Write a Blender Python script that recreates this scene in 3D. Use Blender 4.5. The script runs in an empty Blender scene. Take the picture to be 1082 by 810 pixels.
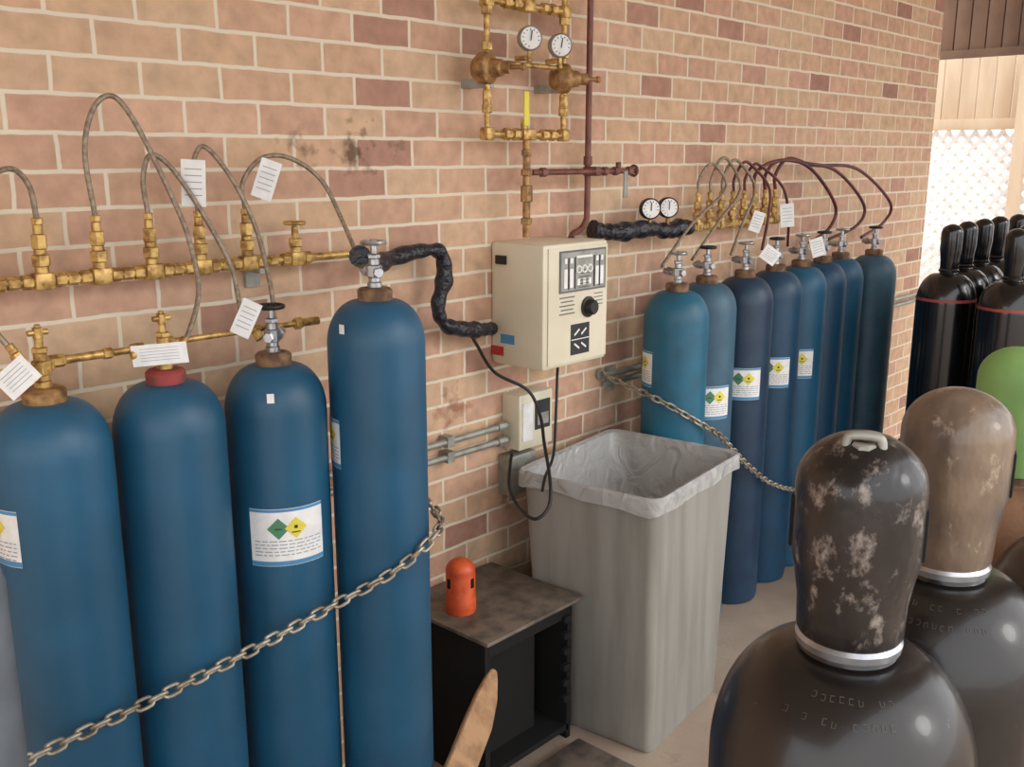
import bpy, bmesh, math, random
from mathutils import Vector, Matrix, Quaternion
random.seed(7)
C=bpy.context
scene=C.scene
try:
    scene.view_settings.view_transform='Standard'
except Exception: pass

def lin(c):
    return tuple(((v/255.)/12.92 if v/255.<=0.04045 else (((v/255.)+0.055)/1.055)**2.4) for v in c)+(1.,)

# ------------------------------------------------------------ materials
def mat(name,col,rough=.5,metal=0.,var=None,scale=8,lo=.4,hi=.65,bump=0.,bscale=60,coat=0.,stretch=(1,1,1),detail=6,third=None,tlo=.6,thi=.66,tscale=30):
    m=bpy.data.materials.new(name); m.use_nodes=True
    nt=m.node_tree; b=nt.nodes['Principled BSDF']
    b.inputs['Roughness'].default_value=rough
    b.inputs['Metallic'].default_value=metal
    if coat: b.inputs['Coat Weight'].default_value=coat
    tc=nt.nodes.new('ShaderNodeTexCoord'); mp=nt.nodes.new('ShaderNodeMapping')
    nt.links.new(tc.outputs['Object'],mp.inputs['Vector'])
    mp.inputs['Scale'].default_value=stretch
    n=nt.nodes.new('ShaderNodeTexNoise'); n.inputs['Scale'].default_value=scale; n.inputs['Detail'].default_value=detail
    nt.links.new(mp.outputs[0],n.inputs['Vector'])
    r=nt.nodes.new('ShaderNodeValToRGB')
    c1=lin(col); c2=lin(var) if var else tuple(x*.85 for x in c1[:3])+(1.,)
    r.color_ramp.elements[0].position=lo; r.color_ramp.elements[0].color=c1
    r.color_ramp.elements[1].position=hi; r.color_ramp.elements[1].color=c2
    nt.links.new(n.outputs['Fac'],r.inputs['Fac'])
    last=r.outputs['Color']
    if third:
        n3=nt.nodes.new('ShaderNodeTexNoise'); n3.inputs['Scale'].default_value=tscale; n3.inputs['Detail'].default_value=9; n3.inputs['Roughness'].default_value=.7
        nt.links.new(mp.outputs[0],n3.inputs['Vector'])
        r3=nt.nodes.new('ShaderNodeMapRange'); r3.inputs[1].default_value=tlo; r3.inputs[2].default_value=thi
        nt.links.new(n3.outputs['Fac'],r3.inputs[0])
        mx=nt.nodes.new('ShaderNodeMix'); mx.data_type='RGBA'; nt.links.new(r3.outputs[0],mx.inputs[0]); nt.links.new(last,mx.inputs[6]); mx.inputs[7].default_value=lin(third)
        last=mx.outputs[2]
    nt.links.new(last,b.inputs['Base Color'])
    if bump:
        n2=nt.nodes.new('ShaderNodeTexNoise'); n2.inputs['Scale'].default_value=bscale
        nt.links.new(mp.outputs[0],n2.inputs['Vector'])
        bp=nt.nodes.new('ShaderNodeBump'); bp.inputs['Strength'].default_value=bump; bp.inputs['Distance'].default_value=.01
        nt.links.new(n2.outputs['Fac'],bp.inputs['Height']); nt.links.new(bp.outputs[0],b.inputs['Normal'])
    return m

M={}
M['blue']=mat('blue_paint',(32,88,120),.46,0,(27,76,104),5,.35,.7,.03,150,third=(110,120,118),tlo=.72,thi=.76,tscale=22)
M['blue2']=mat('blue_paint_teal',(30,102,130),.45,0,(34,88,112),9,.4,.7,.04,120,third=(116,108,86),tlo=.64,thi=.72,tscale=13)
M['blue_dark']=mat('blue_paint_dark',(26,50,76),.45,0,(34,62,84),10,.4,.7,third=(90,100,104),tlo=.68,thi=.74,tscale=18)
M['blue_mid']=mat('blue_paint_mid',(22,68,98),.45,0,(28,60,86),10,.4,.7,third=(90,100,104),tlo=.70,thi=.75,tscale=18)
M['blue_grey']=mat('blue_paint_grey',(64,100,120),.5,0,(52,84,106),10,.4,.7)
M['rust']=mat('rusty_steel',(142,112,82),.8,.1,(98,72,56),30,.4,.6,.3,120)
M['redneck']=mat('red_oxide',(156,62,60),.7,0,(120,66,60),30,.4,.6)
M['brass']=mat('brass',(210,174,106),.42,.55,(150,114,64),50,.42,.62,.1,90)
M['brass_dk']=mat('aged_brass',(180,140,90),.5,.5,(122,90,60),40,.4,.65,.15,90)
M['copper']=mat('copper_pipe',(128,82,72),.5,.35,(100,64,58),20,.4,.7)
M['hose']=mat('braided_hose',(158,142,122),.5,.3,(126,110,94),90,.4,.6)
M['hose_red']=mat('red_hose',(104,46,48),.5,0,(66,36,40),20,.4,.7)
M['steel']=mat('steel',(196,198,202),.3,.85,(150,152,156),30,.4,.7)
M['galv']=mat('galvanised_steel',(166,166,158),.5,.4,(136,138,130),25,.4,.7)
M['chainm']=mat('chain_zinc',(182,174,158),.42,.6,(136,122,102),30,.4,.7)
M['black']=mat('black_plastic',(22,22,24),.45,0,(30,30,32),20)
M['tape']=mat('black_tape',(18,20,30),.35,0,(40,40,52),50,.4,.7,.8,60)
M['void']=mat('black_steel_and_shade',(7,6,6),.9,0,(12,10,9),14,.4,.7)  # black steel, colour darkened further for shade inside the stand; also fills vent slots
M['white']=mat('white_card',(242,242,240),.6,0,(230,230,228),30)
M['beige']=mat('beige_enamel',(224,217,194),.42,0,(217,208,183),6)
M['orange']=mat('orange_paint',(222,96,48),.45,0,(194,70,38),22,.4,.65)
M['plate']=mat('dusty_plate',(126,114,102),.6,.2,(88,80,72),16,.4,.65,.1)
M['wood']=mat('wood',(186,146,106),.7,0,(150,112,78),9,.4,.65,.2,40,0,(3,3,1.2))
M['greenp']=mat('green_paint',(128,168,96),.55,0,(114,154,88),12,.45,.7,.05,third=(96,120,76),tlo=.66,thi=.74)
M['tan']=mat('tan_rust',(150,112,84),.65,0,(112,84,68),26,.42,.6,.15,90)
M['darkbrown']=mat('near_black_enamel',(24,20,19),.30,.0,(38,31,29),9,.4,.7,.10,26,.2,third=(100,92,86),tlo=.64,thi=.74,tscale=34)
M['farblack']=mat('black_enamel',(11,11,13),.24,0,(18,17,17),12,.45,.75,0,60,.4)
M['band']=mat('red_band',(160,74,64),.5)
M['worncap']=mat('worn_black_cap',(20,17,17),.33,.0,(40,34,33),14,.40,.60,.35,34,.2,(1,1,.7),10,third=(140,130,122),tlo=.54,thi=.67,tscale=42)
M['caprust']=mat('worn_tan_cap',(132,112,92),.38,.0,(88,74,64),11,.38,.58,.3,50,.3,(1,1,.6),10,third=(182,168,150),tlo=.58,thi=.70,tscale=34)
M['lblue']=mat('label_blue',(80,146,192),.5)
M['lgreen']=mat('label_green',(80,140,104),.5)
M['lyellow']=mat('label_yellow',(232,218,80),.5)
M['ink']=mat('label_ink',(160,166,178),.6)
M['inkd']=mat('label_black',(46,46,50),.6)
M['inkm']=mat('label_grey',(104,108,112),.6)
M['lred']=mat('label_red',(190,50,50),.5)
M['stamp']=mat('stamp_marks',(78,70,66),.4)
M['postg']=mat('grey_paint',(104,112,120),.6,0,(92,98,104),8)
M['brownfascia']=mat('brown_fascia',(128,98,78),.7,0,(108,82,66),4)
M['soffit']=mat('soffit_paint',(200,195,186),.8,0,(185,180,170),3)
M['siding']=mat('tan_siding',(222,200,172),.7,0,(204,178,148),4,.4,.6,0,60,0,(1,1,.2))
M['lattice']=mat('white_lattice',(246,244,240),.6)

def brick_mat():
    m=bpy.data.materials.new('brick'); m.use_nodes=True; nt=m.node_tree; N=nt.nodes; L=nt.links
    b=N['Principled BSDF']; b.inputs['Roughness'].default_value=.85
    tc=N.new('ShaderNodeTexCoord'); sp=N.new('ShaderNodeSeparateXYZ'); cb=N.new('ShaderNodeCombineXYZ')
    L.new(tc.outputs['Object'],sp.inputs[0])
    ax=N.new('ShaderNodeMath'); ax.operation='ADD'; ax.inputs[1].default_value=20.32-1.035-.005; L.new(sp.outputs['X'],ax.inputs[0])
    az=N.new('ShaderNodeMath'); az.operation='ADD'; az.inputs[1].default_value=.0813*40-1.98-.004; L.new(sp.outputs['Z'],az.inputs[0])
    L.new(ax.outputs[0],cb.inputs[0]); L.new(az.outputs[0],cb.inputs[1])
    wn=N.new('ShaderNodeTexNoise'); wn.inputs['Scale'].default_value=14; L.new(tc.outputs['Object'],wn.inputs['Vector'])
    vm=N.new('ShaderNodeVectorMath'); vm.operation='MULTIPLY_ADD'; vm.inputs[1].default_value=(.009,.007,0)
    L.new(wn.outputs['Color'],vm.inputs[0]); L.new(cb.outputs[0],vm.inputs[2])
    br=N.new('ShaderNodeTexBrick'); L.new(vm.outputs[0],br.inputs['Vector'])
    br.inputs['Scale'].default_value=1; br.inputs['Brick Width'].default_value=.2032; br.inputs['Row Height'].default_value=.0813
    br.inputs['Mortar Size'].default_value=.0062; br.inputs['Mortar Smooth'].default_value=.45
    br.inputs['Color1'].default_value=(0,0,0,1); br.inputs['Color2'].default_value=(1,1,1,1); br.inputs['Mortar'].default_value=(0,0,0,1)
    br.offset=.5; br.inputs['Bias'].default_value=0
    r=N.new('ShaderNodeValToRGB'); L.new(br.outputs['Color'],r.inputs['Fac'])
    e=r.color_ramp.elements
    e[0].position=0; e[0].color=lin((206,170,138))
    e[1].position=1; e[1].color=lin((168,126,108))
    for pos,c in [(.2,(212,180,148)),(.4,(204,166,136)),(.55,(212,172,144)),(.72,(200,160,134)),(.88,(204,162,138)),(.93,(180,138,118))]:
        x=e.new(pos); x.color=lin(c)
    n=N.new('ShaderNodeTexNoise'); n.inputs['Scale'].default_value=20; n.inputs['Detail'].default_value=8; L.new(tc.outputs['Object'],n.inputs['Vector'])
    mr=N.new('ShaderNodeMapRange'); mr.inputs[1].default_value=.3; mr.inputs[2].default_value=.7; mr.inputs[3].default_value=.82; mr.inputs[4].default_value=1.10; L.new(n.outputs['Fac'],mr.inputs[0])
    hs=N.new('ShaderNodeVectorMath'); hs.operation='SCALE'; L.new(r.outputs['Color'],hs.inputs[0]); L.new(mr.outputs[0],hs.inputs['Scale'])
    n3=N.new('ShaderNodeTexNoise'); n3.inputs['Scale'].default_value=2.6; n3.inputs['Detail'].default_value=6; L.new(tc.outputs['Object'],n3.inputs['Vector'])
    r3=N.new('ShaderNodeMapRange'); r3.inputs[1].default_value=.62; r3.inputs[2].default_value=.8; r3.inputs[4].default_value=.45
    L.new(n3.outputs['Fac'],r3.inputs[0])
    st=N.new('ShaderNodeMix'); st.data_type='RGBA'; L.new(r3.outputs[0],st.inputs[0]); L.new(hs.outputs[0],st.inputs[6]); st.inputs[7].default_value=lin((166,116,86))
    mm=N.new('ShaderNodeMix'); mm.data_type='RGBA'; L.new(br.outputs['Fac'],mm.inputs[0]); L.new(st.outputs[2],mm.inputs[6]); mm.inputs[7].default_value=lin((226,213,191))
    last=mm.outputs[2]
    sn=N.new('ShaderNodeTexNoise'); sn.inputs['Scale'].default_value=24; sn.inputs['Detail'].default_value=7; L.new(tc.outputs['Object'],sn.inputs['Vector'])
    for (px,pz,rad,colr,amt) in ((1.74,1.86,.15,(90,64,50),.85),(1.90,1.87,.09,(90,64,50),.8),(2.10,1.07,.16,(140,72,50),.7),(2.36,.72,.16,(140,80,56),.7),(1.56,1.87,.12,(110,80,62),.7)):
        vs=N.new('ShaderNodeVectorMath'); vs.operation='DISTANCE'; L.new(tc.outputs['Object'],vs.inputs[0]); vs.inputs[1].default_value=(px,0,pz)
        a1=N.new('ShaderNodeMapRange'); a1.inputs[1].default_value=0; a1.inputs[2].default_value=rad; a1.inputs[3].default_value=.22; a1.inputs[4].default_value=-.22; L.new(vs.outputs['Value'],a1.inputs[0])
        ad=N.new('ShaderNodeMath'); ad.operation='ADD'; L.new(a1.outputs[0],ad.inputs[0]); L.new(sn.outputs['Fac'],ad.inputs[1])
        a2=N.new('ShaderNodeMapRange'); a2.inputs[1].default_value=.55; a2.inputs[2].default_value=.75; a2.inputs[4].default_value=amt; L.new(ad.outputs[0],a2.inputs[0])
        mx=N.new('ShaderNodeMix'); mx.data_type='RGBA'; L.new(a2.outputs[0],mx.inputs[0]); L.new(last,mx.inputs[6]); mx.inputs[7].default_value=lin(colr); last=mx.outputs[2]
    L.new(last,b.inputs['Base Color'])
    bp=N.new('ShaderNodeBump'); bp.inputs['Strength'].default_value=.35; bp.inputs['Distance'].default_value=.004; bp.invert=True
    L.new(br.outputs['Fac'],bp.inputs['Height'])
    bp2=N.new('ShaderNodeBump'); bp2.inputs['Strength'].default_value=.25; bp2.inputs['Distance'].default_value=.004
    L.new(n.outputs['Fac'],bp2.inputs['Height']); L.new(bp.outputs[0],bp2.inputs['Normal']); L.new(bp2.outputs[0],b.inputs['Normal'])
    return m
M['brick']=brick_mat()
M['floor']=mat('concrete',(190,172,154),.8,0,(152,132,118),1.6,.35,.7,.15,60,third=(128,110,98),tlo=.6,thi=.8,tscale=4)

def bag_mat():
    m=bpy.data.materials.new('bin_liner_film'); m.use_nodes=True; nt=m.node_tree; N=nt.nodes; L=nt.links
    b=N['Principled BSDF']; b.inputs['Base Color'].default_value=lin((192,192,190)); b.inputs['Roughness'].default_value=.26
    out=N['Material Output']
    tr=N.new('ShaderNodeBsdfTransparent'); mx=N.new('ShaderNodeMixShader'); mx.inputs[0].default_value=.78
    L.new(tr.outputs[0],mx.inputs[1]); L.new(b.outputs[0],mx.inputs[2]); L.new(mx.outputs[0],out.inputs[0])
    n=N.new('ShaderNodeTexNoise'); n.inputs['Scale'].default_value=9; n.inputs['Distortion'].default_value=2.0
    bp=N.new('ShaderNodeBump'); bp.inputs['Strength'].default_value=.8; bp.inputs['Distance'].default_value=.025
    tc=N.new('ShaderNodeTexCoord'); L.new(tc.outputs['Object'],n.inputs['Vector']); L.new(n.outputs['Fac'],bp.inputs['Height']); L.new(bp.outputs[0],b.inputs['Normal'])
    return m
M['bag']=bag_mat()
M['bin']=mat('grey_bin_plastic',(158,156,149),.5,0,(138,135,127),5,.4,.7,.05,60,0,(3,3,.35))

# ------------------------------------------------------------ mesh helpers
def empty(name,loc=(0,0,0)):
    e=bpy.data.objects.new(name,None); scene.collection.objects.link(e); e.location=loc; e.empty_display_size=.1
    return e
def obj(name,bm,m,parent=None,smooth=True,loc=None):
    me=bpy.data.meshes.new(name); bm.normal_update(); bm.to_mesh(me); bm.free()
    if smooth:
        for p in me.polygons: p.use_smooth=True
    o=bpy.data.objects.new(name,me); scene.collection.objects.link(o)
    if m: me.materials.append(M[m] if isinstance(m,str) else m)
    if parent is not None:
        o.parent=parent; o.matrix_parent_inverse=Matrix.Translation(-parent.location)
    if smooth:
        try:
            me.set_sharp_from_angle(angle=math.radians(40))
        except Exception: pass
    if loc: o.location=loc
    return o
def frame(axis):
    a=Vector(axis).normalized()
    return Vector((0,0,1)).rotation_difference(a).to_matrix()
def lathe_into(bm,prof,base=(0,0,0),axis=(0,0,1),seg=48,cap=True):
    R=frame(axis); B=Vector(base); rings=[]
    for r,z in prof:
        if r<1e-5: rings.append([bm.verts.new(B+R@Vector((0,0,z)))])
        else: rings.append([bm.verts.new(B+R@Vector((r*math.cos(2*math.pi*i/seg),r*math.sin(2*math.pi*i/seg),z))) for i in range(seg)])
    for A,Bq in zip(rings,rings[1:]):
        for i in range(seg):
            j=(i+1)%seg
            if len(A)==1 and len(Bq)==1: continue
            if len(A)==1: bm.faces.new((A[0],Bq[i],Bq[j]))
            elif len(Bq)==1: bm.faces.new((A[i],A[j],Bq[0]))
            else: bm.faces.new((A[i],A[j],Bq[j],Bq[i]))
    if cap:
        if len(rings[0])>1: bm.faces.new(list(reversed(rings[0])))
        if len(rings[-1])>1: bm.faces.new(rings[-1])
def stack_into(bm,base,axis,secs):
    a=Vector(axis).normalized(); p=Vector(base)
    for r,h,s in secs:
        b=min(.0015,h*.2,r*.2)
        lathe_into(bm,[(r-b,0),(r,b),(r,h-b),(r-b,h)],p,a,s); p=p+a*h
def cr(points,n=8):
    P=[Vector(p) for p in points]
    if len(P)<3: return P
    P=[P[0]*2-P[1]]+P+[P[-1]*2-P[-2]]; out=[]
    for i in range(1,len(P)-2):
        for k in range(n):
            t=k/n; a,b,c,d=P[i-1],P[i],P[i+1],P[i+2]
            out.append(.5*((2*b)+(c-a)*t+(2*a-5*b+4*c-d)*t*t+(3*b-a-3*c+d)*t**3))
    out.append(P[-2]); return out
def tube_into(bm,pts,r,seg=12,rf=None):
    P=[Vector(p) for p in pts]; n=len(P)
    T=[(P[min(i+1,n-1)]-P[max(i-1,0)]).normalized() for i in range(n)]
    u=T[0].orthogonal().normalized(); rings=[]
    for i in range(n):
        if i: u=T[i-1].rotation_difference(T[i])@u
        v=T[i].cross(u).normalized(); rr=r*(rf(i/(n-1)) if rf else 1)
        rings.append([bm.verts.new(P[i]+rr*(math.cos(2*math.pi*k/seg)*u+math.sin(2*math.pi*k/seg)*v)) for k in range(seg)])
    for A,B in zip(rings,rings[1:]):
        for k in range(seg): bm.faces.new((A[k],A[(k+1)%seg],B[(k+1)%seg],B[k]))
    bm.faces.new(list(reversed(rings[0]))); bm.faces.new(rings[-1])
def tube(name,pts,r,m,parent=None,n=8,seg=12,smooth=True,rf=None):
    bm=bmesh.new(); tube_into(bm,cr(pts,n) if smooth else pts,r,seg,rf); return obj(name,bm,m,parent)
def box_into(bm,c,s,rot=None,bev=0.,segs=2):
    R=Matrix.Rotation(rot,3,'Z') if isinstance(rot,(int,float)) else (rot if rot else Matrix.Identity(3))
    g=bmesh.ops.create_cube(bm,size=1); vs=g['verts']
    for v in vs: v.co=Vector((v.co.x*s[0],v.co.y*s[1],v.co.z*s[2]))
    if bev:
        es=list({e for v in vs for e in v.link_edges})
        rr=bmesh.ops.bevel(bm,geom=es,offset=bev,segments=segs,affect='EDGES',profile=.5)
        vs=list({v for f in rr['faces'] for v in f.verts}|{v for v in vs if v.is_valid})
    for v in vs: v.co=R@v.co+Vector(c)
def box(name,c,s,m,parent=None,rot=None,bev=0.,smooth=False):
    bm=bmesh.new(); box_into(bm,c,s,rot,bev); return obj(name,bm,m,parent,smooth=bev>0)
def torus_into(bm,c,R,r,axis=(0,0,1),seg=32,s2=10,sx=0.,mtx=None):
    F=mtx if mtx else frame(axis); c=Vector(c); rings=[]
    for i in range(seg):
        a=2*math.pi*i/seg
        ring=[]
        for k in range(s2):
            b=2*math.pi*k/s2
            x=(R+r*math.cos(b))*math.cos(a); y=(R+r*math.cos(b))*math.sin(a)
            ext=(sx if math.cos(a)>0 else -sx) if abs(math.cos(a))>1e-6 else 0
            ring.append(bm.verts.new(c+F@Vector((x+ext,y,r*math.sin(b)))))
        rings.append(ring)
    for i in range(seg):
        A=rings[i];B=rings[(i+1)%seg]
        for k in range(s2): bm.faces.new((A[k],B[k],B[(k+1)%s2],A[(k+1)%s2]))

CAM=Vector((0,-2.2,1.85))
# ------------------------------------------------------------ room shell
def wall_box(name,lo,hi,m):
    c=[(a+b)/2 for a,b in zip(lo,hi)]; s=[b-a for a,b in zip(lo,hi)]
    bm=bmesh.new(); box_into(bm,(0,0,0),s); 
    for v in bm.verts: v.co+=Vector(c)
    return obj(name,bm,m,None,False)
wall_box('wall_back',(-4,0,0),(5.95,.25,3.1),'brick')
wall_box('floor',(-14,-14,-.2),(22,10,0),'floor')
wall_box('ceiling',(-4,-3.0,3.1),(6.9,.25,3.2),'soffit')

fa=empty('carport_fascia',(7,0,2.8))
bm=bmesh.new()
y=-3.4
while y<1.6:
    box_into(bm,(7.0,y+.05,2.88),(.04,.094,.80),None,.006); y+=.1
obj('fascia_boards',bm,'brownfascia',fa)
box('fascia_rail',(6.97,-.9,2.5),(.05,5,.05),'brownfascia',fa)
fe=empty('lattice_fence',(9,0,0))
bm=bmesh.new()
for k in range(-26,34):
    for sgn in (1,-1):
        y0=k*.11
        z0,z1=.5,2.06
        L=(z1-z0)
        a=Vector((9+.006*sgn,y0,z0)); b_=Vector((9+.006*sgn,y0+sgn*L,z1))
        d=(b_-a); mid=(a+b_)/2
        R=Matrix.Rotation(-sgn*math.radians(45),3,'X')
        box_into(bm,mid,(.01,.036,d.length),R)
obj('lattice_strips',bm,'lattice',fe,False)
bm=bmesh.new(); y=-3
while y<3.6:
    box_into(bm,(8.98,y+.07,2.42),(.025,.134,.60),None,.004); y+=.14
obj('siding_boards',bm,'siding',fe)
box('top_rail',(8.95,.3,2.11),(.07,6.6,.09),'siding',fe,None,.006)
box('base_wall',(9.0,.3,.25),(.12,6.6,.5),'siding',fe)
for yy in (-2.9,-.9,.38,3.4):
    box('post',(8.9,yy,1.36),(.09,.09,2.72),'siding',fe,None,.006)

# ------------------------------------------------------------ cylinders
def shoulder_profile(r,top,sh,neck=.034):
    pr=[(0,0),(r*.86,0),(r*.96,.008),(r,.03),(r,top-sh)]
    n=14
    for i in range(1,n+1):
        t=i/n*math.pi/2*.9
        pr.append((neck+(r-neck)*math.cos(t)**.9 if i<n else neck+.004, top-sh+sh*.93*math.sin(t)/math.sin(math.pi/2*.9)))
    pr+= [(neck,top-.002),(neck,top)]
    return pr
def patch_into(bm,cx,cy,r,a0,a1,z0,z1,n=12):
    prev=None
    for i in range(n+1):
        a=a0+(a1-a0)*i/n
        p=(bm.verts.new((cx+r*math.cos(a),cy+r*math.sin(a),z0)),bm.verts.new((cx+r*math.cos(a),cy+r*math.sin(a),z1)))
        if prev: bm.faces.new((prev[0],p[0],p[1],prev[1]))
        prev=p
def diamond_into(bm,cx,cy,r,ac,zc,h):
    da=h/r
    n=6
    top=[];bot=[]
    for i in range(n+1):
        a=ac-da+2*da*i/n; w=h*(1-abs(2*i/n-1))
        top.append(bm.verts.new((cx+r*math.cos(a),cy+r*math.sin(a),zc+w+1e-5)))
        bot.append(bm.verts.new((cx+r*math.cos(a),cy+r*math.sin(a),zc-w-1e-5)))
    for i in range(n): bm.faces.new((bot[i],bot[i+1],top[i+1],top[i]))
def label(parent,cx,cy,r,az,zc,w=.16,h=.13):
    ha=w/2/r
    def P(name,a0,a1,z0,z1,m,dr):
        bm=bmesh.new(); patch_into(bm,cx,cy,r+dr,az+a0,az+a1,z0,z1); obj(name,bm,m,parent)
    P('label_paper',-ha,ha,zc-h/2,zc+h/2,'white',.0008)
    P('label_band_top',-ha,ha,zc+h/2-.008,zc+h/2-.001,'lblue',.0012)
    P('label_band_bottom',-ha,ha,zc-h/2+.001,zc-h/2+.012,'lblue',.0012)
    bm=bmesh.new(); diamond_into(bm,cx,cy,r+.0016,az-.022/r,zc+.022,.026); obj('label_diamond_green',bm,'lgreen',parent)
    bm=bmesh.new(); diamond_into(bm,cx,cy,r+.0018,az+.018/r,zc+.022,.026); obj('label_diamond_yellow',bm,'lyellow',parent)
    bm=bmesh.new(); patch_into(bm,cx,cy,r+.0022,az+.014/r,az+.022/r,zc+.020,zc+.028,3)
    patch_into(bm,cx,cy,r+.0022,az+.008/r,az+.028/r,zc+.010,zc+.013,3)
    patch_into(bm,cx,cy,r+.0022,az-.030/r,az-.014/r,zc+.020,zc+.023,3); obj('label_marks',bm,'inkd',parent)
    bm=bmesh.new()
    for k in range(5):
        z=zc-.010-k*.0085
        a=-ha*.88
        while a<ha*.85:
            l=random.uniform(.006,.02)/r
            patch_into(bm,cx,cy,r+.0016,az+a,az+min(a+l,ha*.9),z,z+.0024,2); a+=l+.004/r
    obj('label_print',bm,'ink',parent)

def handwheel(parent,x,y,z,R=.027,m='steel'):
    bm=bmesh.new(); torus_into(bm,(x,y,z),R,.0055,(0,0,1),28,8)
    for k in range(5):
        a=k*2*math.pi/5+.3
        lathe_into(bm,[(.0035,0),(.0035,R)],(x,y,z),(math.cos(a),math.sin(a),0),8)
    stack_into(bm,(x,y,z-.006),(0,0,1),[(.009,.014,16)])
    obj('handwheel',bm,m,parent)
def valve(parent,x,y,z,kind,out=(0,1,0)):
    body={'b':'brass','s':'steel'}[kind[0]]
    bm=bmesh.new()
    stack_into(bm,(x,y,z-.004),(0,0,1),[(.017,.016,20),(.014,.012,20),(.019,.028,8),(.013,.016,20),(.016,.010,6),(.008,.022,16)])
    stack_into(bm,(x,y,z+.036),out,[(.0125,.03,16),(.017,.02,6),(.011,.018,16)])
    stack_into(bm,(x,y,z+.036),tuple(-c for c in out),[(.010,.022,16),(.013,.008,6)])
    obj('valve_body',bm,body,parent)
    if kind[1]=='w': handwheel(parent,x,y,z+.105,.027,'steel' if kind[0]=='s' else 'galv')
    elif kind[1]=='d': handwheel(parent,x,y,z+.105,.028,'black')
    else:
        bm=bmesh.new()
        stack_into(bm,(x,y,z+.096),(0,0,1),[(.010,.022,8),(.006,.006,12)])
        stack_into(bm,(x-.02,y,z+.108),(1,0,0),[(.006,.04,12)])
        obj('valve_key',bm,'brass',parent)

def gas_cylinder(x,y,top=1.385,r=.1175,m='blue',neckm='rust',kind='bk',lab=None,out=(-.3,1,0),shoulder_patch=None):
    e=empty('gas_cylinder',(x,y,0))
    bm=bmesh.new(); lathe_into(bm,shoulder_profile(r,top,.115),(x,y,0),seg=64); obj('tank',bm,m,e)
    bm=bmesh.new()
    lathe_into(bm,[(.036,top-.014),(.041,top-.010),(.042,top+.014),(.037,top+.020),(.026,top+.022)],(x,y,0),seg=32); obj('neck_ring',bm,neckm,e)
    valve(e,x,y,top+.022,kind,Vector(out).normalized())
    az=math.atan2(CAM.y-y,CAM.x-x)
    if lab is not None: label(e,x,y,r,az+lab[0],lab[1],*(lab[2:]))
    if shoulder_patch:
        bm=bmesh.new(); rr=r*.93
        a=az+shoulder_patch; z=top-.075
        patch_into(bm,x,y,rr+.006,a-.07,a+.07,z,z+.022,3); obj('shoulder_patch',bm,'white',e)  # small white patch on the shoulder
    return e
gas_cylinder(.76,-.235,1.385,.1175,'blue','brass_dk','bk',(-1.28,1.13,.15,.115),out=(.6,.8,0))
gas_cylinder(1.01,-.25,1.385,.1175,'blue','redneck','bk',None,out=(-1,.2,0))
gas_cylinder(1.275,-.26,1.385,.1175,'blue','rust','sd',(.10,.99,.18,.14),out=(.8,.6,0),shoulder_patch=-.1)
gas_cylinder(1.49,-.375,1.525,.1175,'blue','rust','sw',(-1.42,1.18,.12,.12),out=(.3,1,0),shoulder_patch=-.75)
rx=[(3.00,-.235,'blue2'),(3.27,-.19,'blue_grey'),(3.54,-.20,'blue_dark'),(3.82,-.185,'blue_mid'),(4.06,-.18,'blue'),(4.29,-.17,'blue_mid'),(4.52,-.15,'blue'),(4.76,-.21,'blue_grey')]
for i,(x,y,m) in enumerate(rx):
    gas_cylinder(x,y,1.385,.1175 if i<5 else .113,m,'rust','sw' if i%2==0 else 'sd',
        {0:(-1.25,1.10,.12,.13),1:(.45,.93,.13,.13),2:(.15,.96,.14,.13),3:(.15,.96,.14,.13),4:(.1,.96,.14,.13),5:(-.35,.98,.12,.12)}.get(i),out=(.2,1,0))

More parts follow.
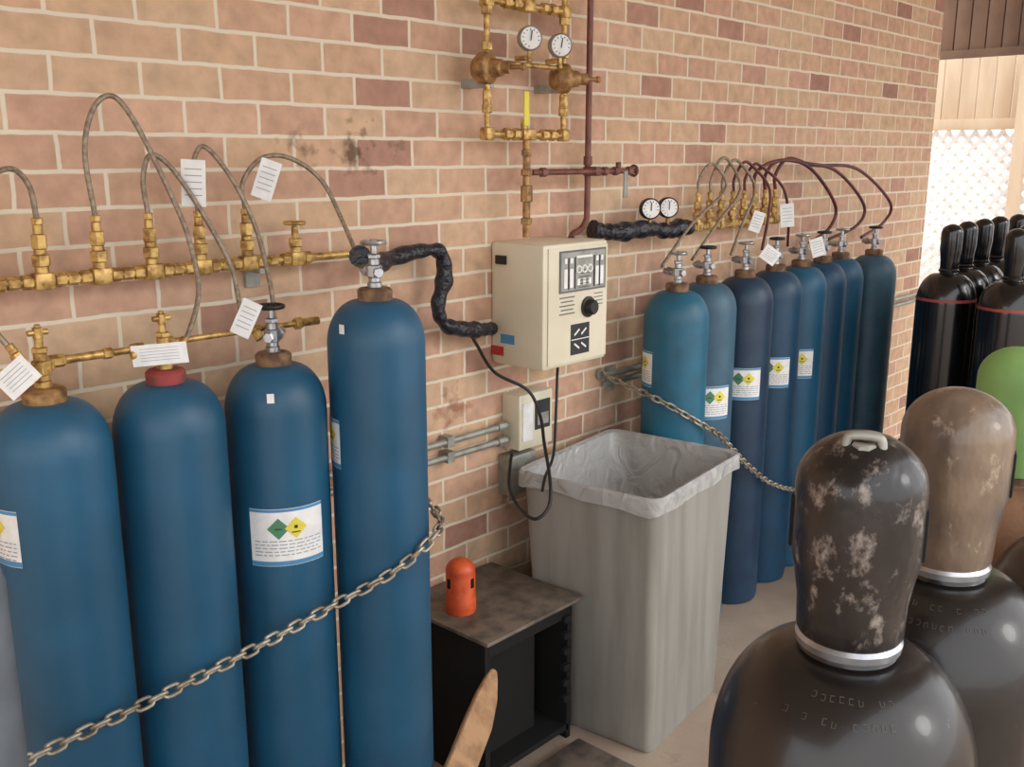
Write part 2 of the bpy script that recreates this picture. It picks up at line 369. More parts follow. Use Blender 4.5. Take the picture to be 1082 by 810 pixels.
def capped(name,x,y,top,r,m,capm,ring,cap_r=.058,cap_h=.195,band=None,lug=False,seg=64,vents=True,neck=.045,straight=False,stamps=False):
    e=empty(name,(x,y,0))
    prof=shoulder_profile(r,top,.13,neck-.004)
    bm=bmesh.new(); lathe_into(bm,prof,(x,y,0),seg=seg); obj('tank',bm,m,e)
    bm=bmesh.new(); lathe_into(bm,[(neck-.006,top-.006),(neck+.003,top-.003),(neck+.004,top+.004),(neck,top+.010),(neck-.01,top+.012)],(x,y,0),seg=seg); obj('neck_ring',bm,ring,e)
    z=top+.008; R=cap_r; h=cap_h
    if straight: pr=[(R*.98,0),(R,.006),(R,h-R*.85)]
    else: pr=[(R*.80,0),(R*.84,.004),(R*.86,.035),(R*.93,.06),(R,.08),(R*1.0,h-R*.85)]
    for i in range(1,11):
        t=i/10*math.pi/2; pr.append((R*math.cos(t) if i<10 else 0,h-R*.85+R*.85*math.sin(t)))
    bm=bmesh.new(); lathe_into(bm,pr,(x,y,z),seg=seg,cap=False); obj('cap',bm,capm,e)
    az0=math.atan2(CAM.y-y,CAM.x-x)
    if vents:
        bm=bmesh.new()
        az=az0+math.pi/2
        for s in (1,-1):
            d=Vector((math.cos(az)*s,math.sin(az)*s,0))
            box_into(bm,Vector((x,y,z+.105))+d*R*.985,(.006,.02,.05),math.atan2(d.y,d.x),.0025)
        obj('cap_vents',bm,'void',e)
    if lug:
        bm=bmesh.new()
        er=Vector((math.cos(az0),math.sin(az0),0)); et=Vector((-er.y,er.x,0))
        c=Vector((x,y,z+h-.010))+er*.022
        tube_into(bm,cr([c-et*.015-Vector((0,0,.014)),c-et*.015+Vector((0,0,.006)),c-et*.010+Vector((0,0,.012)),c+et*.010+Vector((0,0,.012)),c+et*.015+Vector((0,0,.006)),c+et*.015-Vector((0,0,.014))],6),.0042,10)
        stack_into(bm,c-Vector((0,0,.014)),(0,0,1),[(.011,.020,8)])
        obj('cap_lug',bm,'galv',e)
    if band:
        bm=bmesh.new(); lathe_into(bm,[(r+.001,band),(r+.001,band+.012)],(x,y,0),seg=seg,cap=False); obj('band',bm,'band',e)
    if stamps:
        rnd=random.Random(int(x*1000)); bm=bmesh.new()
        for (t,ai,an) in ((.62,-.70,.45),(.78,-.4,.5)):
            tt=t*math.pi/2*.9; rr=(neck-.004)+(r-neck+.004)*math.cos(tt)**.9; zz=top-.13+.13*.93*math.sin(tt)/math.sin(math.pi/2*.9)
            dr=-(r-neck)*math.sin(tt); dz=.13*math.cos(tt); T=Vector((dr,0,dz)).normalized()
            aa=ai
            while aa<an:
                aa+=.008/rr
                if rnd.random()<.2: aa+=.010/rr
                ang=az0+aa; Rz=Matrix.Rotation(ang,3,'Z')
                er=Rz@Vector((1,0,0)); et=Rz@Vector((0,1,0)); tv=Rz@T; nv=et.cross(tv).normalized()
                c=Vector((x,y,zz))+er*rr+tv*rnd.uniform(-.001,.001)
                B=Matrix((et,tv,nv)).transposed()
                k=rnd.randint(0,3)
                if k!=1: box_into(bm,c-et*.0018,(.0007,.006,.0008),B)
                if k!=2: box_into(bm,c+tv*.0028,(.0034,.0007,.0008),B)
                if k!=3: box_into(bm,c-tv*.0026,(.0034,.0007,.0008),B)
                if k!=0: box_into(bm,c+et*.0016,(.0007,.0035,.0008),B)
        obj('stamped_marks',bm,'stamp',e,False)
    return e
capped('capped_gas_cylinder',.846,-1.852,1.404,.124,'darkbrown','worncap','steel',lug=True,stamps=True)
capped('capped_gas_cylinder',1.095,-1.852,1.402,.122,'darkbrown','caprust','steel',stamps=True)
capped('capped_gas_cylinder',1.35,-1.95,1.385,.122,'darkbrown','caprust','steel')
capped('capped_gas_cylinder',1.545,-1.785,1.385,.122,'tan','greenp','rust',cap_r=.054,cap_h=.185,straight=True,vents=False)
far=[(4.24,-.75),(4.14,-1.03),(4.48,-.73),(4.42,-.99),(4.72,-.72),(4.68,-.98),(4.97,-.71),(4.93,-.97),(5.22,-.72),(4.38,-1.25),(4.65,-1.24)]
for i,(x,y) in enumerate(far):
    capped('capped_gas_cylinder',x,y,1.385,.117,'farblack','farblack','farblack',cap_r=.042,cap_h=.185,band=1.265 if i<2 else None,seg=40,vents=False,neck=.036)

# ------------------------------------------------------------ left manifold
def manifold_header(parent,x0,x1,y,z,taps,m='brass'):
    bm=bmesh.new()
    stack_into(bm,(x0,y,z),(1,0,0),[(.0105,x1-x0,16)])
    prev=None
    for t in taps:
        box_into(bm,(t,y,z),(.042,.034,.036),None,.005)
        stack_into(bm,(t-.045,y,z),(1,0,0),[(.016,.022,6)])
        stack_into(bm,(t+.023,y,z),(1,0,0),[(.016,.022,6)])
        if prev is not None:
            mid=(t+prev)/2; stack_into(bm,(mid-.012,y,z),(1,0,0),[(.0145,.024,6)])
        prev=t
    obj('header_pipe',bm,m,parent)
def riser(parent,x,y,z):
    bm=bmesh.new()
    stack_into(bm,(x,y,z+.015),(0,0,1),[(.014,.016,16),(.019,.024,6),(.013,.012,16),(.016,.03,6),(.010,.02,16),(.012,.014,6)])
    obj('riser_fitting',bm,'brass',parent)
def tag(parent,c,w,h,ang,yaw=-.75):
    R=Matrix.Rotation(yaw,3,'Z')@Matrix.Rotation(ang,3,'Y')
    bm=bmesh.new()
    box_into(bm,c,(w,.0015,h),R); o=obj('paper_tag',bm,'white',parent,False)
    bm=bmesh.new()
    for k in range(5):
        off=R@Vector((0,-.0014,h*.3-k*h*.14)); box_into(bm,Vector(c)+off,(w*.7,.0006,h*.02),R)
    obj('tag_print',bm,'ink',parent,False)
mf=empty('gas_manifold',(1.1,-.08,1.595))
HY=-.08
manifold_header(mf,.45,1.66,HY,1.595,[.72,.843,.966,1.087,1.21,1.336,1.477])
for x in (.72,.843,.966,1.087,1.21,1.336): riser(mf,x,HY,1.595)
bm=bmesh.new(); stack_into(bm,(1.477,HY,1.61),(0,0,1),[(.014,.016,16),(.018,.02,6),(.009,.03,12),(.006,.012,12)])
torus_into(bm,(1.477,HY,1.685),.024,.005); stack_into(bm,(1.453,HY,1.685),(1,0,0),[(.004,.048,8)]); stack_into(bm,(1.477,HY-.024,1.685),(0,1,0),[(.004,.048,8)])
obj('header_valve',bm,'brass',mf)
bm=bmesh.new()
for x in (.6,1.39): box_into(bm,(x,-.035,1.57),(.03,.07,.012)); box_into(bm,(x,-.006,1.565),(.04,.012,.08))
obj('wall_brackets',bm,'galv',mf,False)
hz=1.725
hoses=[
 [(.72,HY,hz),(.715,HY,1.82),(.68,-.1,1.86),(.62,-.14,1.80),(.55,-.2,1.6)],
 [(.843,HY,hz),(.835,HY,1.79),(.80,-.09,1.825),(.74,-.12,1.80),(.69,-.16,1.70),(.68,-.2,1.56),(.72,-.23,1.47)],
 [(.966,HY,hz),(.957,HY,1.86),(.985,HY,1.95),(1.03,HY,1.975),(1.07,-.09,1.92),(1.11,-.12,1.80),(1.135,-.16,1.68),(1.13,-.2,1.56),(1.08,-.235,1.475),(1.045,-.25,1.445)],
 [(1.087,HY,hz),(1.082,HY,1.80),(1.105,HY,1.853),(1.15,-.09,1.82),(1.20,-.12,1.72),(1.24,-.16,1.60),(1.235,-.2,1.50),(1.25,-.24,1.445)],
 [(1.21,HY,hz),(1.205,HY,1.82),(1.235,HY,1.872),(1.285,-.1,1.81),(1.325,-.13,1.70),(1.325,-.18,1.58),(1.31,-.22,1.48),(1.29,-.23,1.445)],
 [(1.336,HY,hz),(1.335,HY,1.79),(1.385,-.09,1.845),(1.46,-.10,1.845),(1.53,-.13,1.79),(1.545,-.19,1.69),(1.53,-.27,1.60),(1.50,-.33,1.585)],
]
for h in hoses: tube('pigtail_hose',h,.0058,'hose',mf)
for h in hoses:
    bm=bmesh.new(); p=Vector(h[-1]); d=(Vector(h[-2])-p).normalized(); stack_into(bm,p-d*.01,d,[(.012,.02,6),(.009,.02,12)]); obj('hose_nut',bm,'brass',mf)
tag(mf,(1.19,-.105,1.79),.055,.105,.05)
tag(mf,(1.375,-.12,1.795),.05,.095,.35)
tag(mf,(1.215,-.25,1.49),.045,.085,.45)
tag(mf,(.985,-.28,1.445),.115,.045,-.08)
tag(mf,(.70,-.27,1.44),.075,.055,-.7)
bm=bmesh.new()
stack_into(bm,(.79,-.2,1.447),(1,0,0),[(.014,.03,6),(.009,.08,12),(.012,.02,6),(.008,.04,12),(.013,.03,6)])
stack_into(bm,(1.03,-.2,1.452),(1,0,0),[(.013,.03,6),(.007,.2,12),(.012,.02,6),(.007,.1,12),(.015,.02,6),(.010,.05,12)])
obj('cross_link',bm,'brass',mf)

def lump(k): 
    return lambda t: 1+.08*math.sin(t*k)+.09*math.sin(t*k*1.7+1)+.13*math.sin(t*k*.37+2)
ins=empty('taped_hose',(1.9,-.1,1.5))
tube('insulation',[(1.50,-.31,1.615),(1.56,-.25,1.60),(1.64,-.18,1.565),(1.76,-.1,1.572),(1.90,-.08,1.585),(1.98,-.08,1.575),(1.995,-.08,1.50),(1.968,-.08,1.42),(1.995,-.08,1.36),(2.08,-.08,1.335),(2.17,-.06,1.32),(2.25,-.03,1.31)],.0225,'tape',ins,n=10,rf=lump(60))
ins2=empty('taped_hose',(3.0,-.1,1.585))
tube('insulation',[(2.72,-.06,1.60),(2.78,-.08,1.592),(2.85,-.09,1.588),(3.0,-.1,1.592),(3.12,-.1,1.578),(3.22,-.1,1.585),(3.29,-.09,1.58)],.03,'tape',ins2,n=12,rf=lump(42))
def gauge(name,c,R,rimm,parent=None,d=(-.35,-1,0)):
    e=parent if parent else empty(name,c)
    d=Vector(d).normalized(); c=Vector(c)
    bm=bmesh.new(); lathe_into(bm,[(R*.9,-.028),(R,-.024),(R,.0),(R*.92,.004),(R*.86,.001)],c,d,32); obj('gauge_case',bm,rimm,e)
    bm=bmesh.new(); lathe_into(bm,[(0,.0016),(R*.86,.0016)],c,d,32,cap=False); obj('gauge_dial',bm,'white',e)
    F=frame(d); bm=bmesh.new()
    for k in range(11):
        a=math.radians(-45+27*k); box_into(bm,c+F@Vector((math.cos(a)*R*.68,math.sin(a)*R*.68,.0026)),(R*.16,R*.05,.001),F@Matrix.Rotation(a,3,'Z'))
    box_into(bm,c+F@(Matrix.Rotation(.9,3,'Z')@Vector((R*.2,0,.004))),(R*.8,R*.08,.001),F@Matrix.Rotation(.9,3,'Z'))
    obj('gauge_marks',bm,'inkd',e,False)
    bm=bmesh.new(); stack_into(bm,c-d*.012-Vector((0,0,R)),(0,0,-1),[(.007,.02,12),(.009,.012,6)]); obj('gauge_stem',bm,'brass',e)
    return e
for gx in (2.985,3.10): gauge('pressure_gauge',(gx,-.12,1.665),.038,'black',d=(-.7,-1,.05))

# ------------------------------------------------------------ right manifold
mr=empty('gas_manifold',(3.7,-.08,1.58))
tx=[3.36+.088*i for i in range(8)]
manifold_header(mr,3.27,4.06,HY,1.58,tx)
for x in tx: riser(mr,x,HY,1.58)
for i,x in enumerate(tx):
    ex,ey,_=rx[i]; out=Vector((ex,ey+.07,1.46))
    ap=1.815+.012*((i*3)%4)*.6
    if i<5:
        span=.13+.03*i
        pts=[(x,HY,1.71),(x,HY,1.76),(x+.045,-.09,ap),(x+.1,-.1,ap-.01),(x+span,-.12,1.72),((x+span+ex)/2,-.13,1.6),tuple(out)]
        tube('pigtail_hose',pts,.0062,'hose' if i<3 else 'hose_red',mr)
    else:
        k=i-5; ex2=ex+.12+.08*k
        pts=[(x,HY,1.70),(x-.01,HY,1.77),(x+.08,-.09,1.82+.01*k),(x+.3,-.1,1.83-.01*k),(x+.3+(ex2-x-.3)*.55,-.12,1.77+.01*k),(ex2+.06,-.13,1.62),(ex2+.03,-.12,1.52),tuple(out)]
        tube('pigtail_hose',pts,.0078,'hose_red',mr)
tag(mr,(3.72,-.14,1.585),.05,.085,.3); tag(mr,(3.98,-.14,1.60),.06,.10,-.1); tag(mr,(3.55,-.3,1.47),.07,.06,.6); tag(mr,(4.0,-.28,1.47),.06,.08,-.3)

# ------------------------------------------------------------ regulator panel
rg=empty('regulator_assembly',(2.33,-.1,2.1))
RY=-.10
bm=bmesh.new()
xl,xr=2.16,2.51
for x in (xl,xr):
    stack_into(bm,(x,RY,1.915),(0,0,1),[(.009,.50,14)])
    for z in (1.905,1.975,2.06,2.15,2.25,2.33): stack_into(bm,(x,RY,z),(0,0,1),[(.016,.024,6)])
    stack_into(bm,(x,RY,1.99),(0,0,1),[(.0135,.05,6)])
for z in (1.915,2.29):
    stack_into(bm,(xl,RY,z),(1,0,0),[(.010,xr-xl,14)])
    for x in (xl-.015,2.23,2.27,2.40,2.44,xr-.01): stack_into(bm,(x,RY,z),(1,0,0),[(.018,.027,6)])
box_into(bm,(2.335,RY,1.915),(.06,.035,.035),None,.005); box_into(bm,(2.335,RY,2.29),(.05,.035,.035),None,.005)
for x in (xl,xr):
    for z in (1.915,2.29): box_into(bm,(x,RY,z),(.034,.034,.038),None,.006)
obj('pipework',bm,'brass',rg)
bm=bmesh.new()
for x,z,s in ((xl,2.10,1),(xr,2.09,-1)):
    lathe_into(bm,[(.012,-.045),(.03,-.04),(.045,-.02),(.047,0),(.045,.012),(.028,.02),(.024,.05),(.018,.055),(.018,.08),(.007,.082),(.007,.115),(.011,.116),(.011,.125)],(x,RY,z),(s*.25,-1,0) if s>0 else (.9,-.45,0),32)
obj('regulators',bm,'brass_dk',rg)
gauge('x',(2.285,-.16,2.19),.036,'galv',rg,d=(-.6,-1,-.05)); gauge('x',(2.425,-.16,2.18),.036,'galv',rg,d=(-.6,-1,-.05))
bm=bmesh.new()
stack_into(bm,(xl,RY,2.12),(1,0,0),[(.008,xr-xl,12)])
for gx in (2.285,2.425): stack_into(bm,(gx,-.145,2.135),(0,1,0),[(.008,.045,12)])
stack_into(bm,(2.3,RY-.02,1.93),(0,0,1),[(.01,.03,8)])
obj('gauge_bridge',bm,'brass',rg)
box('valve_lever',(2.30,RY-.03,1.99),(.022,.006,.10),'lyellow',rg,None,.002)
bm=bmesh.new(); box_into(bm,(xl+.01,-.05,2.06),(.04,.10,.025)); box_into(bm,(xr-.01,-.05,2.06),(.04,.10,.025)); obj('wall_brackets',bm,'galv',rg,False)
bm=bmesh.new()
stack_into(bm,(2.335,RY,1.60),(0,0,1),[(.012,.04,16),(.018,.02,6),(.012,.05,16),(.019,.05,8),(.012,.03,16),(.018,.02,6),(.012,.04,16),(.016,.02,6),(.012,.045,16)])
obj('drop_pipe',bm,'brass_dk',rg)
cp=empty('copper_pipe',(2.68,-.06,2))
bm=bmesh.new(); tube_into(bm,cr([(2.69,-.06,3.05),(2.69,-.06,2.3),(2.69,-.06,1.9),(2.69,-.06,1.68),(2.685,-.06,1.635),(2.64,-.07,1.605),(2.57,-.1,1.60),(2.545,-.11,1.588)],6),.0105,14)
for z in (1.82,2.35): stack_into(bm,(2.69,-.06,z),(0,0,1),[(.015,.03,14)])
obj('riser',bm,'copper',cp)
bm=bmesh.new(); stack_into(bm,(2.36,-.1,1.80),(1,0,0),[(.0095,.56,12)])
for x in (2.40,2.72,2.78,2.86): stack_into(bm,(x,-.1,1.80),(1,0,0),[(.015,.025,6)])
box_into(bm,(2.69,-.08,1.80),(.03,.06,.03),None,.004)
stack_into(bm,(2.81,-.1,1.80),(0,0,1),[(.01,.03,10)])
torus_into(bm,(2.90,-.1,1.80),.017,.005,(1,0,0))
obj('branch_pipe',bm,'copper',cp)
box('branch_lever',(2.80,-.14,1.755),(.022,.006,.09),'galv',cp,None,.002)

# ------------------------------------------------------------ control cabinet
cb=empty('alarm_control_box',(2.44,-.11,1.39))
box('cabinet',(2.437,-.1125,1.388),(.326,.223,.395),'beige',cb,None,.012)
FY=-.2245
def fp(name,x0,x1,z0,z1,m,t=.002,dy=0): 
    return box(name,((x0+x1)/2,FY-t/2-dy,(z0+z1)/2),(x1-x0,t,z1-z0),m,cb)
fp('door',2.295,2.59,1.205,1.572,'beige',.004)
fp('display_frame',2.345,2.578,1.43,1.562,'inkm',.003,.004)
fp('display_inner',2.351,2.572,1.436,1.556,'galv',.001,.007)
bm=bmesh.new()
for k,x in enumerate((2.372,2.40,2.53,2.555)):
    box_into(bm,(x,FY-.009,1.475),(.016,.001,.06),None); box_into(bm,(x,FY-.009,1.53),(.012,.001,.016),None)
for x in (2.437,2.465,2.493):
    torus_into(bm,(x,FY-.009,1.50),.011,.003,(0,1,0),16,6)
    box_into(bm,(x,FY-.009,1.46),(.014,.001,.02),None)
box_into(bm,(2.465,FY-.009,1.54),(.08,.001,.008))
obj('display_graphics',bm,'white',cb,False)
bm=bmesh.new()
for k,x in enumerate((2.386,2.418,2.515,2.543)): box_into(bm,(x,FY-.0092,1.49),(.005,.001,.10))
for k in range(6): box_into(bm,(2.465,FY-.0092,1.443+k*.011),(.05,.001,.002))
obj('display_lines',bm,'inkd',cb,False)
bm=bmesh.new()
for k in range(5): box_into(bm,(2.385,FY-.0045,1.415-k*.013),(.06 if k%2 else .075,.001,.004))
for k in range(4): box_into(bm,(2.545,FY-.0045,1.415-k*.012),(.045,.001,.003))
obj('printed_notes',bm,'inkm',cb,False)
bm=bmesh.new(); lathe_into(bm,[(.034,0),(.034,.006),(.026,.008),(.024,.026),(.02,.03),(0,.03)],(2.49,FY-.004,1.375),(0,-1,0),32); obj('selector_knob',bm,'black',cb)
fp('notice_label',2.405,2.50,1.225,1.325,'inkd',.001,.004)
bm=bmesh.new()
for k in range(4): 
    R=Matrix.Rotation(.6 if k%2 else -.6,3,'Y'); box_into(bm,(2.435+.035*(k//2),FY-.006,1.298-.045*(k%2)),(.03,.0008,.006),R)
box_into(bm,(2.4525,FY-.006,1.275),(.09,.0008,.003))
obj('notice_marks',bm,'white',cb,False)
box('side_latch',(2.27,-.05,1.53),(.008,.045,.028),'black',cb,None,.002)
box('side_label_blue',(2.2735,-.075,1.277),(.002,.06,.03),'lblue',cb)
box('side_label_red',(2.2735,-.03,1.235),(.002,.055,.03),'lred',cb)

jb=empty('electrical_box',(2.41,-.04,.99))
box('housing',(2.41,-.04,.985),(.17,.08,.19),'beige',jb,None,.006)
box('cover_label',(2.44,-.082,1.0),(.075,.003,.10),'inkd',jb)
box('cover_label_text',(2.44,-.084,.985),(.055,.002,.04),'galv',jb)
box('cover_plate',(2.365,-.082,.985),(.05,.003,.13),'white',jb)
rc=empty('outlet_box',(2.4,-.05,.8))
box('housing',(2.37,-.03,.80),(.13,.06,.14),'galv',rc,None,.005)
bm=bmesh.new(); lathe_into(bm,[(.04,0),(.045,.01),(.045,.03),(.03,.04),(.0,.042)],(2.41,-.06,.80),(-.3,-1,0),28); obj('plug',bm,'galv',rc)
cd=empty('conduit_run',(2,-.03,.95))
bm=bmesh.new()
for z in (.975,.925):
    stack_into(bm,(.2,-.03,z),(1,0,0),[(.0105,2.12,12)])
    stack_into(bm,(2.27,-.03,z),(1,0,0),[(.016,.04,8)])
    box_into(bm,(2.05,-.022,z),(.03,.04,.035))
obj('conduits',bm,'galv',cd)
cd=empty('conduit_run',(3,-.03,1.04))
bm=bmesh.new()
for z in (1.055,1.02): stack_into(bm,(2.86,-.02,z),(1,0,0),[(.011,3.0,12)])
for x in (2.9,3.6,4.6,5.5): box_into(bm,(x,-.014,1.037),(.03,.026,.09))
obj('conduits',bm,'galv',cd)
cab=empty('power_cable',(2.2,-.1,1.1))
tube('cable',[(2.13,-.06,1.30),(2.16,-.05,1.27),(2.24,-.05,1.17),(2.345,-.10,1.10),(2.35,-.15,1.02),(2.29,-.22,.955),(2.18,-.34,.885),(2.14,-.37,.82),(2.10,-.35,.785),(2.13,-.26,.79),(2.18,-.17,.82),(2.26,-.1,.87),(2.29,-.08,.89)],.0055,'black',cab)
tube('cable_loop',[(2.50,-.1,1.192),(2.47,-.12,1.13),(2.43,-.15,1.02),(2.36,-.2,.90),(2.24,-.27,.87),(2.19,-.30,.84)],.005,'black',cab)

# ------------------------------------------------------------ bin
def rrect(w,d,r,n=6):
    pts=[]
    for cx,cy,a0 in ((w/2-r,d/2-r,0),(-w/2+r,d/2-r,90),(-w/2+r,-d/2+r,180),(w/2-r,-d/2+r,270)):
        for i in range(n+1):
            a=math.radians(a0+90*i/n); pts.append((cx+r*math.cos(a),cy+r*math.sin(a)))
    return pts
def sub(pts,n):
    out=[]
    for i in range(len(pts)):
        a=pts[i];b=pts[(i+1)%len(pts)]
        L=math.hypot(a[0]-b[0],a[1]-b[1]); k=max(1,int(L/n))
        for j in range(k): out.append((a[0]+(b[0]-a[0])*j/k,a[1]+(b[1]-a[1])*j/k))
    return out
def loft(rings,cap0=True,cap1=False,noise=0,rot=0,c0=(0,0)):
    bm=bmesh.new(); R=Matrix.Rotation(rot,3,'Z'); VR=[]
    for ring in rings:
        VR.append([bm.verts.new(R@Vector(p)+Vector((c0[0],c0[1],0))) for p in ring])
    for A,B in zip(VR,VR[1:]):
        n=len(A)
        for i in range(n): bm.faces.new((A[i],A[(i+1)%n],B[(i+1)%n],B[i]))
    if cap0: bm.faces.new(list(reversed(VR[0])))
    if cap1: bm.faces.new(VR[-1])
    return bm
tb=empty('trash_bin',(2.56,-.37,0))
ct=(0,0); cbm=(-.03,-.03)
specs=[(.47,.41,.025,0.0,cbm),(.49,.43,.028,.012,cbm),(.585,.485,.035,.80,ct),(.59,.49,.035,.815,ct),(.615,.515,.04,.82,ct),(.62,.52,.04,.855,ct),(.60,.50,.035,.86,ct),(.585,.485,.035,.85,ct),(.48,.42,.03,.03,cbm)]
rings=[[(x+o[0],y+o[1],z) for x,y in rrect(w,d,r)] for w,d,r,z,o in specs]
ROT=math.radians(7); CC=(2.57,-.365)
bm=loft(rings,True,True,0,ROT,CC); obj('bin_body',bm,'bin',tb)
def lring(w,d,r,z,amp,ph,zamp=0):
    pts=sub(rrect(w,d,r,8),.02); out=[]
    for i,(x,y) in enumerate(pts):
        t=i/len(pts)*2*math.pi
        f=1+amp*(math.sin(t*17+ph)+.6*math.sin(t*31+ph*2)+.5*math.sin(t*7+ph))
        out.append((x*f,y*f,z+zamp*(math.sin(t*11+ph)+.7*math.sin(t*5+1+ph)+.8*math.sin(t*3+ph))))
    return out
def resamp(ring,n):
    L=[0]
    for i in range(len(ring)):
        a=Vector(ring[i]);b=Vector(ring[(i+1)%len(ring)]); L.append(L[-1]+(b-a).length)
    T=L[-1]; out=[];j=0
    for k in range(n):
        s=T*k/n
        while L[j+1]<s: j+=1
        a=Vector(ring[j]);b=Vector(ring[(j+1)%len(ring)]); f=(s-L[j])/max(1e-9,L[j+1]-L[j]); out.append(tuple(a.lerp(b,f)))
    return out
LR=[lring(.628,.528,.045,.815,.0012,1,.004),lring(.627,.527,.044,.83,.001,2,.001),lring(.626,.526,.043,.858,.0008,1,0),lring(.612,.512,.04,.866,.0006,2,0.0),lring(.58,.48,.04,.86,.001,1,0),lring(.56,.46,.045,.82,.004,3,0),lring(.535,.435,.06,.76,.010,1,.0),lring(.50,.40,.07,.66,.02,2,.006),lring(.42,.32,.08,.57,.03,3,.012),lring(.28,.20,.06,.53,.05,3,.016),lring(.10,.07,.02,.52,.05,1,.01)]
LR=[resamp(r_,160) for r_ in LR]
bm=loft(LR,False,True,0,ROT,CC); obj('bin_liner',bm,'bag',tb)

# ------------------------------------------------------------ stand + cap
st=empty('steel_stand',(2.05,-.2,0))
bm=bmesh.new()
box_into(bm,(2.045,-.21,.492),(.43,.40,.012),None,.002); obj('top_plate',bm,'plate',st)
bm=bmesh.new()
box_into(bm,(1.86,-.21,.243),(.02,.34,.486)); box_into(bm,(2.235,-.21,.243),(.02,.34,.486)); box_into(bm,(2.05,-.04,.243),(.37,.02,.486)); box_into(bm,(2.05,-.21,.04),(.37,.34,.02))
box_into(bm,(2.05,-.375,.455),(.37,.012,.05)); box_into(bm,(2.01,-.30,.25),(.28,.012,.42))
obj('stand_body',bm,'void',st,False)
bm=bmesh.new()
for k in range(6): box_into(bm,(2.21,-.385,.43-.055*k),(.03,.02,.02),None,.003)
obj('stand_brackets',bm,'void',st)
oc=empty('cylinder_cap',(1.93,-.2,.498))
bm=bmesh.new(); R=.047;h=.17
pr=[(R*.96,0),(R,.006),(R,.04),(R*.96,.045),(R*.96,h-R*.8)]+[(R*.96*math.cos(i/7*math.pi/2),h-R*.8+R*.8*math.sin(i/7*math.pi/2)) for i in range(1,8)]
pr[-1]=(0,h)
lathe_into(bm,pr,(1.93,-.2,.499),seg=40); obj('cap_shell',bm,'orange',oc)
bm=bmesh.new(); azc=math.atan2(-2,-1.93)
for s in (.9,-.9):
    a=azc+s; box_into(bm,(1.93+math.cos(a)*R*.95,-.2+math.sin(a)*R*.95,.499+.1),(.006,.014,.03),a,.002)
obj('cap_vents',bm,'void',oc)

wd=empty('wooden_plank',(1.5,-.55,0))
p0=Vector((1.20,-.665,.02)); p1=Vector((1.842,-.445,.415)); T=(p1-p0).normalized()
view=(CAM-(p0+p1)/2).normalized()
nrm=(view-T*view.dot(T)).normalized(); nrm=(nrm*.8+Vector((0,-1,0))*.4); nrm=(nrm-T*nrm.dot(T)).normalized(); sd=T.cross(nrm).normalized()
bm=bmesh.new(); prev=None
for t,w0,w1,th in ((0,-.042,.042,.014),(.3,-.042,.04,.014),(.6,-.040,.042,.014),(.8,-.042,.038,.014),(.9,-.040,.022,.013),(.97,-.034,.0,.012),(1.0,-.028,-.012,.010)):
    c=p0.lerp(p1,t); ring=[bm.verts.new(c+sd*w0-nrm*th),bm.verts.new(c+sd*w1-nrm*th),bm.verts.new(c+sd*w1+nrm*th),bm.verts.new(c+sd*w0+nrm*th)]
    if prev:
        for k in range(4): bm.faces.new((prev[k],prev[(k+1)%4],ring[(k+1)%4],ring[k]))
    else: bm.faces.new(list(reversed(ring)))
    prev=ring
bm.faces.new(prev)
bmesh.ops.recalc_face_normals(bm,faces=bm.faces)
bmesh.ops.bevel(bm,geom=list(bm.edges),offset=.003,segments=2,affect='EDGES')
obj('plank',bm,'wood',wd)
pl=empty('steel_base_plate',(1.95,-.56,0))
box('plate',(1.97,-.56,.015),(.5,.25,.03),'plate',pl,None,.004)

gp=empty('grey_post',(.485,-.6,0))
bm=bmesh.new(); lathe_into(bm,[(.05,0),(.05,1.19),(.045,1.215),(.03,1.235),(0,1.24)],(.475,-.6,0),seg=40); obj('post_tube',bm,'postg',gp)

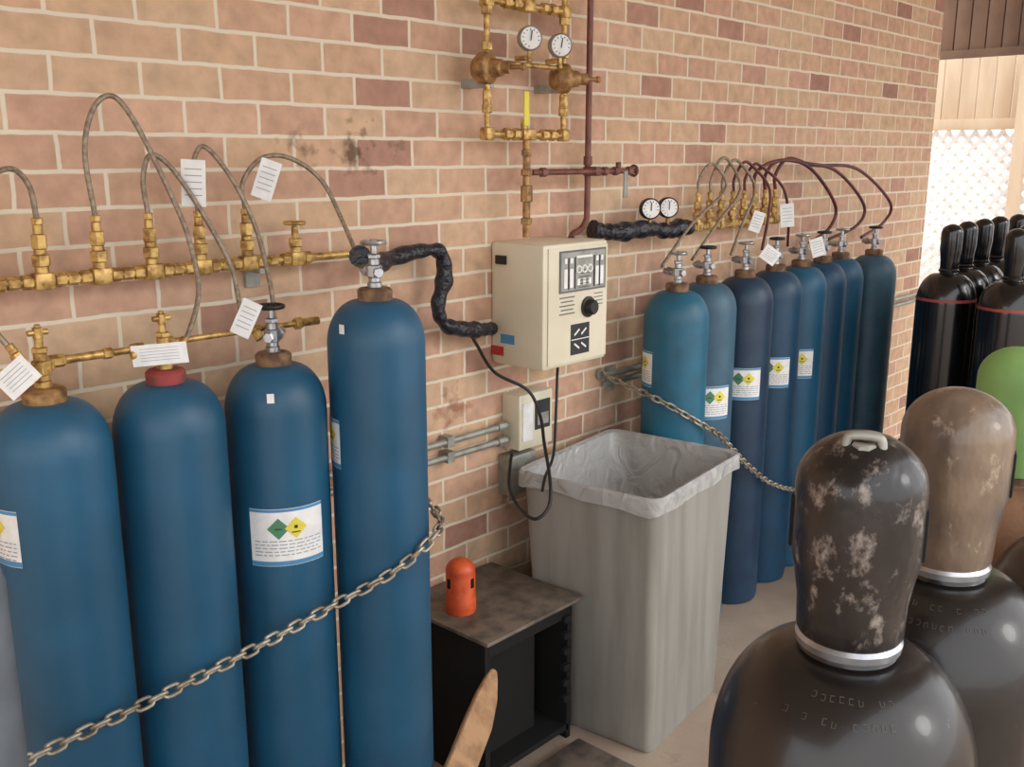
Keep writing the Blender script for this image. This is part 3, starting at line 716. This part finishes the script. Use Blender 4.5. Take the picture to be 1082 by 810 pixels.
# ------------------------------------------------------------ chains
def chain(name,pts,R=.0085,r=.0036,sx=.008,m='chainm'):
    e=empty(name,pts[0]); P=cr(pts,40)
    L=[0]
    for a,b in zip(P,P[1:]): L.append(L[-1]+(b-a).length)
    pitch=2*(R+sx)-2*r+.001
    n=int(L[-1]/pitch); bm=bmesh.new(); j=0
    for k in range(n):
        s=(k+.5)*pitch
        while j<len(L)-2 and L[j+1]<s: j+=1
        f=(s-L[j])/(L[j+1]-L[j]); p=P[j].lerp(P[j+1],f); t=(P[j+1]-P[j]).normalized()
        up=Vector((0,0,1)); side=t.cross(up).normalized(); up2=side.cross(t)
        ang=math.radians(45 if k%2 else -45)
        b=(up2*math.cos(ang)+side*math.sin(ang)).normalized(); c=t.cross(b)
        Mx=Matrix((t,b,c)).transposed()
        torus_into(bm,p,R,r,seg=16,s2=8,sx=sx,mtx=Mx)
    obj('links',bm,m,e)
    bm=bmesh.new(); q=Vector(pts[-1]); lathe_into(bm,[(.022,0),(.022,.005)],(q.x,-.008,q.z),(0,-1,0),20); torus_into(bm,(q.x,-.02,q.z),.012,.004,(1,0,0)); obj('wall_eye',bm,'galv',e)
    return e
chain('safety_chain',[(.15,-.40,.73),(.5,-.385,.722),(.76,-.375,.73),(1.02,-.395,.76),(1.3,-.42,.81),(1.42,-.485,.87),(1.52,-.51,.925),(1.61,-.46,.95),(1.655,-.33,.97),(1.69,-.15,1.0),(1.71,-.02,1.03)],.0105,.0042,.0085)
chain('safety_chain',[(5.0,-.06,.30),(4.95,-.25,.29),(4.76,-.345,.29),(4.5,-.33,.30),(4.2,-.325,.34),(3.9,-.325,.41),(3.6,-.345,.52),(3.38,-.35,.65),(3.2,-.37,.77),(3.1,-.38,.84),(2.96,-.365,.92),(2.87,-.25,1.0),(2.85,-.02,1.06)],.010,.004,.008)

# ------------------------------------------------------------ lights
w=bpy.data.worlds.new('sky'); scene.world=w; w.use_nodes=True
bg=w.node_tree.nodes['Background']; bg.inputs[0].default_value=(.98,.985,1.0,1); bg.inputs[1].default_value=2.25
def sun(name,rot,e,ang,col=(1,.97,.93)):
    l=bpy.data.lights.new(name,'SUN'); l.energy=e; l.angle=math.radians(ang); l.color=col
    o=bpy.data.objects.new(name,l); scene.collection.objects.link(o); o.rotation_euler=rot; return o
d=Vector((-.35,.85,-.42)); sun('sun',d.to_track_quat('-Z','Y').to_euler(),.6,16)

# ------------------------------------------------------------ camera
cam=bpy.data.cameras.new('camera'); co=bpy.data.objects.new('camera',cam); scene.collection.objects.link(co)
cam.sensor_fit='HORIZONTAL'; cam.sensor_width=36; cam.lens=36*1040/1082; cam.clip_start=.02
co.location=CAM; a=math.radians(47.2); p=math.radians(13)
f=Vector((math.sin(a)*math.cos(p),math.cos(a)*math.cos(p),-math.sin(p)))
co.rotation_euler=f.to_track_quat('-Z','Y').to_euler()
scene.camera=co
